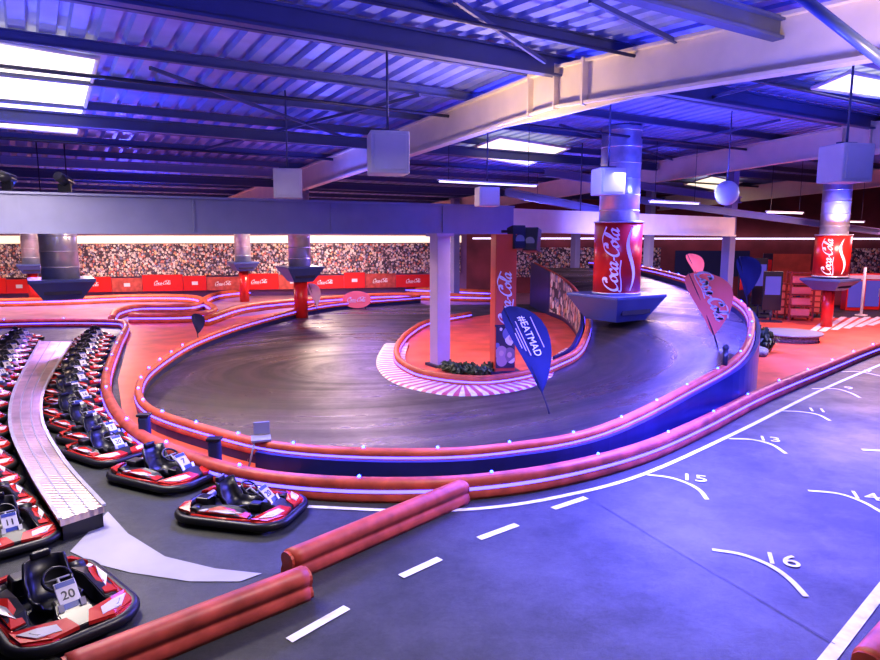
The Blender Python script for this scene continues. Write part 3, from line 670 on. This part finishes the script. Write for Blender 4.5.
while d<L0-4:
    L=(2.6,1.9,2.6,1.5,2.2)[i%5]
    mm=(M['drum'],M['redlt'],M['drum'],M['drum'],M['redlt'])[i%5]
    z0=0.5; z1=1.42+0.10*((i*2)%3)
    o=wallpanel('advertising_board',WL0,d,d+L,z0,z1,0.5,mm,0.08); top(o,'red advertising board below the crowd mural','advertising board','advertising boards')
    if i%5 in (0,2,4):
        t=bpy.data.objects.new('lettering',cm); t.matrix_local=Matrix.Translation((0,-0.06,0))@Matrix.Rotation(math.pi/2,4,'X'); link(t,o)
    else: box('white_disc_mark',(0,-0.05,0),(0.4,0.02,0.24),M['kwhite'],o,bev=0.008)
    d+=L+0.03;i+=1
o=wallpanel('light_band',WL1,0.5,34,4.0,4.10,0.4,M['tube'],0.1); top(o,'long thin cool light band on the rose wall','light')
for d0,d1,z0,z1,m in ((2,14,1.2,3.4,M['crowd']),(15,20,1.4,3.2,M['flagblue']),(21,24,1.0,3.0,M['redfloor']),(25,31,1.0,3.4,M['crowd'])):
    o=wallpanel('wall_banner',WL1,d0,d1,z0,z1,0.1,m); top(o,'large printed banner on the rose-lit back wall','banner')
p=G(357,309); e=empty('oval_sign',p); top(e,'pink oval advertising sign standing by the distant track','sign')
cyl('sign_face',(0,0,0.55),0.5,0.06,M['flagred'],e,rot=(math.pi/2,0,0)).scale=(1.7,1,1)
t=bpy.data.objects.new('lettering',cm); t.matrix_local=Matrix.Translation((0,-0.05,0.55))@Matrix.Rotation(math.pi/2,4,'X'); link(t,e)
for s in (-.5,.5): box('leg',(s,0,0.15),(0.05,0.05,0.3),M['darksteel'],e)
# ---------------- right side furniture
def shelf(p,w,h,label):
    e=empty('red_rack',p,math.radians(-10)); top(e,label,'rack','red racks')
    for sx in (-1,1):
        for sy in (-1,1): box('upright',(sx*w/2,sy*.3,h/2),(.08,.08,h),M['redlt'],e)
    for k in range(5): box('shelf',(0,0,0.2+k*(h-0.3)/4),(w,.68,.06),M['redlt'],e)
    for k in range(4): box('bottle_crate',(0,0,0.42+k*(h-0.3)/4),(w*.8,.5,.35),M['flagred'],e,bev=.03)
shelf(G(798,320),1.1,2.5,'tall red display rack with stacked crates')
shelf(G(783,318),0.8,1.9,'lower red display rack with stacked crates')
shelf(G(811,316),0.8,1.5,'short red display rack with stacked crates')
p=G(790,340); e=empty('round_platform',p); top(e,'low round stone-topped platform on the red floor','platform'); cyl('drum_base',(0,0,0.14),1.05,0.28,M['stone'],e,seg=48); cyl('top_disc',(0,0,0.31),1.2,0.07,M['grey'],e,seg=48)
scr=mat('screen_glow',(0.05,0.05,0.2),.2,emit=(.15,.12,.7),es=.4)
for x,y,h,w in ((757,300,3.2,0.7),(770,304,2.6,0.9),(742,300,2.8,.6),(764,296,3.4,.5)):
    p=G(x,y+18); e=empty('display_stand',p,math.radians(-8)); top(e,'tall dark display stand with screen panel','display stand','display stands')
    box('panel',(0,0,h*.6),(w,.1,h*.75),M['blackp'],e,bev=.02); box('screen',(0,-.06,h*.7),(w*.8,.02,h*.35),scr if w>.6 else M['kredp'],e); box('base',(0,0,.04),(w*1.1,.5,.08),M['darksteel'],e); cyl('stem',(0,0,h*.12),.05,h*.25,M['darksteel'],e)
def cooler(x,y,lab='tall red drinks cooler with glowing glass door'):
    p=G(x,y); e=empty('drinks_cooler',p,math.radians(-12)); top(e,lab,'fridge','drinks coolers')
    box('body',(0,0,1.05),(0.9,0.8,2.1),M['drum'],e,bev=.03); box('glass_door',(0,-0.41,0.95),(0.74,0.03,1.5),scr,e); box('header',(0,-0.42,1.9),(0.8,0.03,0.25),M['kwhite'],e); box('handle',(0.32,-.45,1.0),(.03,.04,.5),M['duct'],e)
for x,y in ((851,310),(868,309)): cooler(x,y)
def counter(x,y,w,m):
    p=G(x,y); e=empty('bar_counter',p,math.radians(-8)); top(e,'dark bar counter with violet neon edge','counter','bar counters')
    box('front',(0,0,.52),(w,.6,1.04),m,e,bev=.02); box('worktop',(0,0,1.07),(w+.15,.75,.07),M['grey'],e,bev=.015); box('neon_edge',(0,-.38,.98),(w,.03,.05),M['neon'],e)
counter(775,306,2.6,M['navy']); counter(838,305,3.0,M['wallred'])
p=G(861,316); e=empty('white_post',p); top(e,'slim white post with round foot on red floor','post'); cyl('shaft',(0,0,1.3),.07,2.6,M['panelw'],e); cyl('foot',(0,0,.04),.3,.08,M['panelw'],e)
p=outp[76]+Vector((0,0,0.45)); e=empty('marker_post',p); top(e,'short dark post fixed on the ramp wall','post'); cyl('shaft',(0,0,0.2),.06,.45,M['blackp'],e); sph('head',(0,0,.45),.08,M['blackp'],e)
p=G(262,464); e=empty('marshal_stand',p,0.3); top(e,'small grey metal stand beside the loop barrier','stand')
for sx in (-1,1):
    for sy in (-1,1): tube('leg',[Vector((sx*.25,sy*.22,0)),Vector((sx*.12,sy*.12,.5))],.018,M['grey'],e)
box('tray',(0,0,.5),(.36,.34,.05),M['grey'],e,bev=.01); box('backrest',(0.02,.16,.66),(.3,.03,.24),M['grey'],e,bev=.01)
for x,y in ((146,446),(216,474)):
    p=G(x,y); e=empty('blue_bollard',p); top(e,'short dark blue bollard beside the pit barrier','bollard','blue bollards'); box('body',(0,0,.32),(.22,.18,.64),M['flagblue'],e,bev=.05); box('cap',(0,0,.66),(.25,.2,.05),M['blackp'],e,bev=.01)
def plant(p,r,h,lab,grp):
    vs=[];fs=[]
    for i in range(110):
        a=random.uniform(0,6.28); l=random.uniform(.3,1)*r; hh=random.uniform(.3,1)*h*(1.2-.5*l/r); w=.05
        d=Vector((math.cos(a),math.sin(a),0)); s=Vector((-d.y,d.x,0)); b=len(vs)
        vs+=[d*l*.4-s*w*.5,d*l*.4+s*w*.5,d*l*.8+Vector((0,0,hh))+s*w,d*l*.8+Vector((0,0,hh))-s*w,d*l*1.1+Vector((0,0,hh*.75))]
        fs+=[(b,b+1,b+2,b+3),(b+3,b+2,b+4)]
    o=mesh('low_shrub',vs,fs,M['plant']); o.location=p; top(o,lab,'plant',grp)
for x,y,r in ((448,371,.4),(458,374,.42),(469,372,.4),(480,376,.45),(489,372,.35)): plant(G(x,y,.02),r,.36,'low spiky dark green shrub on the island','island shrubs')
for i in range(12):
    p=G(757+random.uniform(-5,7),356+random.uniform(-6,4)); o=sph('rock',p+Vector((0,0,.12)),.22,M['stone'],None,(1,.9,.7)); top(o,'rough grey boulder heaped against the ramp wall','rock','boulders')
for x,y in ((757,347),(764,352)): plant(G(x,y,.0),.55,.9,'leafy dark green shrub among boulders by ramp wall','ramp shrubs')
# ---------------- lights
def area(p,size,power,c,up=False):
    l=bpy.data.lights.new('lamp','AREA'); l.energy=power; l.size=size; l.color=c; l.shape='DISK'
    o=bpy.data.objects.new('unseen_area_light',l); o.location=p; o.rotation_euler=(math.pi if up else 0,0,0); col.objects.link(o)
BL=(0.13,0.12,1.0); VI=(0.42,0.24,1.0); WH=(1.0,0.88,0.78); WM=(1.0,0.70,0.48)
for x,y,pw,c,z in ((4.6,12.4,1500,BL,3.2),(9.6,13.6,1300,BL,3.2),(14,19,900,BL,6),(-6,11,480,WH,6),(-7,22,560,WM,6.2),(-3,26,560,WM,6.2),(8.5,24,1900,BL,6),(5.5,19,450,BL,6),(-18,30,900,VI,6),(-4,37,800,VI,6),(12,36,600,VI,6),(-20,39,1300,(1,.74,.6),5.6),(-8,42,1300,(1,.74,.6),5.6),(-28,37,1000,(1,.74,.6),5.6),(24,34,500,(1,.4,.5),6),(1.0,6.8,420,WH,6),(18,27,1000,(1,.6,.5),6),(13,23,350,WH,6),(-9,14,220,WH,6),(-3.5,13.5,450,BL,3.2),(1,12.5,350,BL,2.8),(2,22,150,WH,4.2),(12,38,400,WM,5)):
    area((x,y,z),1.6,pw,c)  # no fixtures; several added to brighten crowd wall, red floor and track sheen
for x,y,pw in ((-7,9,260),(-1,8,180),(4,9,180),(8,10,300),(-10,18,330),(3,17,560),(12,17,420),(-14,30,300),(4,30,300),(18,30,240),(-4,24,160),(8,22,260)):
    area((x,y,4.9),0.8,pw,(0.08,0.11,1.0),True)  # unseen blue uplights, added because the roof deck stayed dark
area((6.5,7,5.2),1.0,380,WM,True); area((0.8,15,5.2),0.8,200,WM,True); area((-10,13,5.2),1.0,110,WH,True)  # unseen warm and white uplights, added to brighten the cream rafters and roof
w=bpy.data.worlds.new('World'); bpy.context.scene.world=w; w.use_nodes=True
w.node_tree.nodes['Background'].inputs[0].default_value=(0.45,0.44,0.48,1); w.node_tree.nodes['Background'].inputs[1].default_value=0.13
# ---------------- camera
cd=bpy.data.cameras.new('cam'); cd.sensor_width=36; cd.lens=F/880*36; cd.clip_end=300
co=bpy.data.objects.new('camera',cd); co.location=CAM; co.rotation_euler=(math.pi/2-TH,0,0); col.objects.link(co); bpy.context.scene.camera=co
vs_=bpy.context.scene.view_settings
vs_.view_transform='Standard'
for lk in ('Medium High Contrast','High Contrast'):
    try:
        vs_.look=lk; break
    except Exception: pass
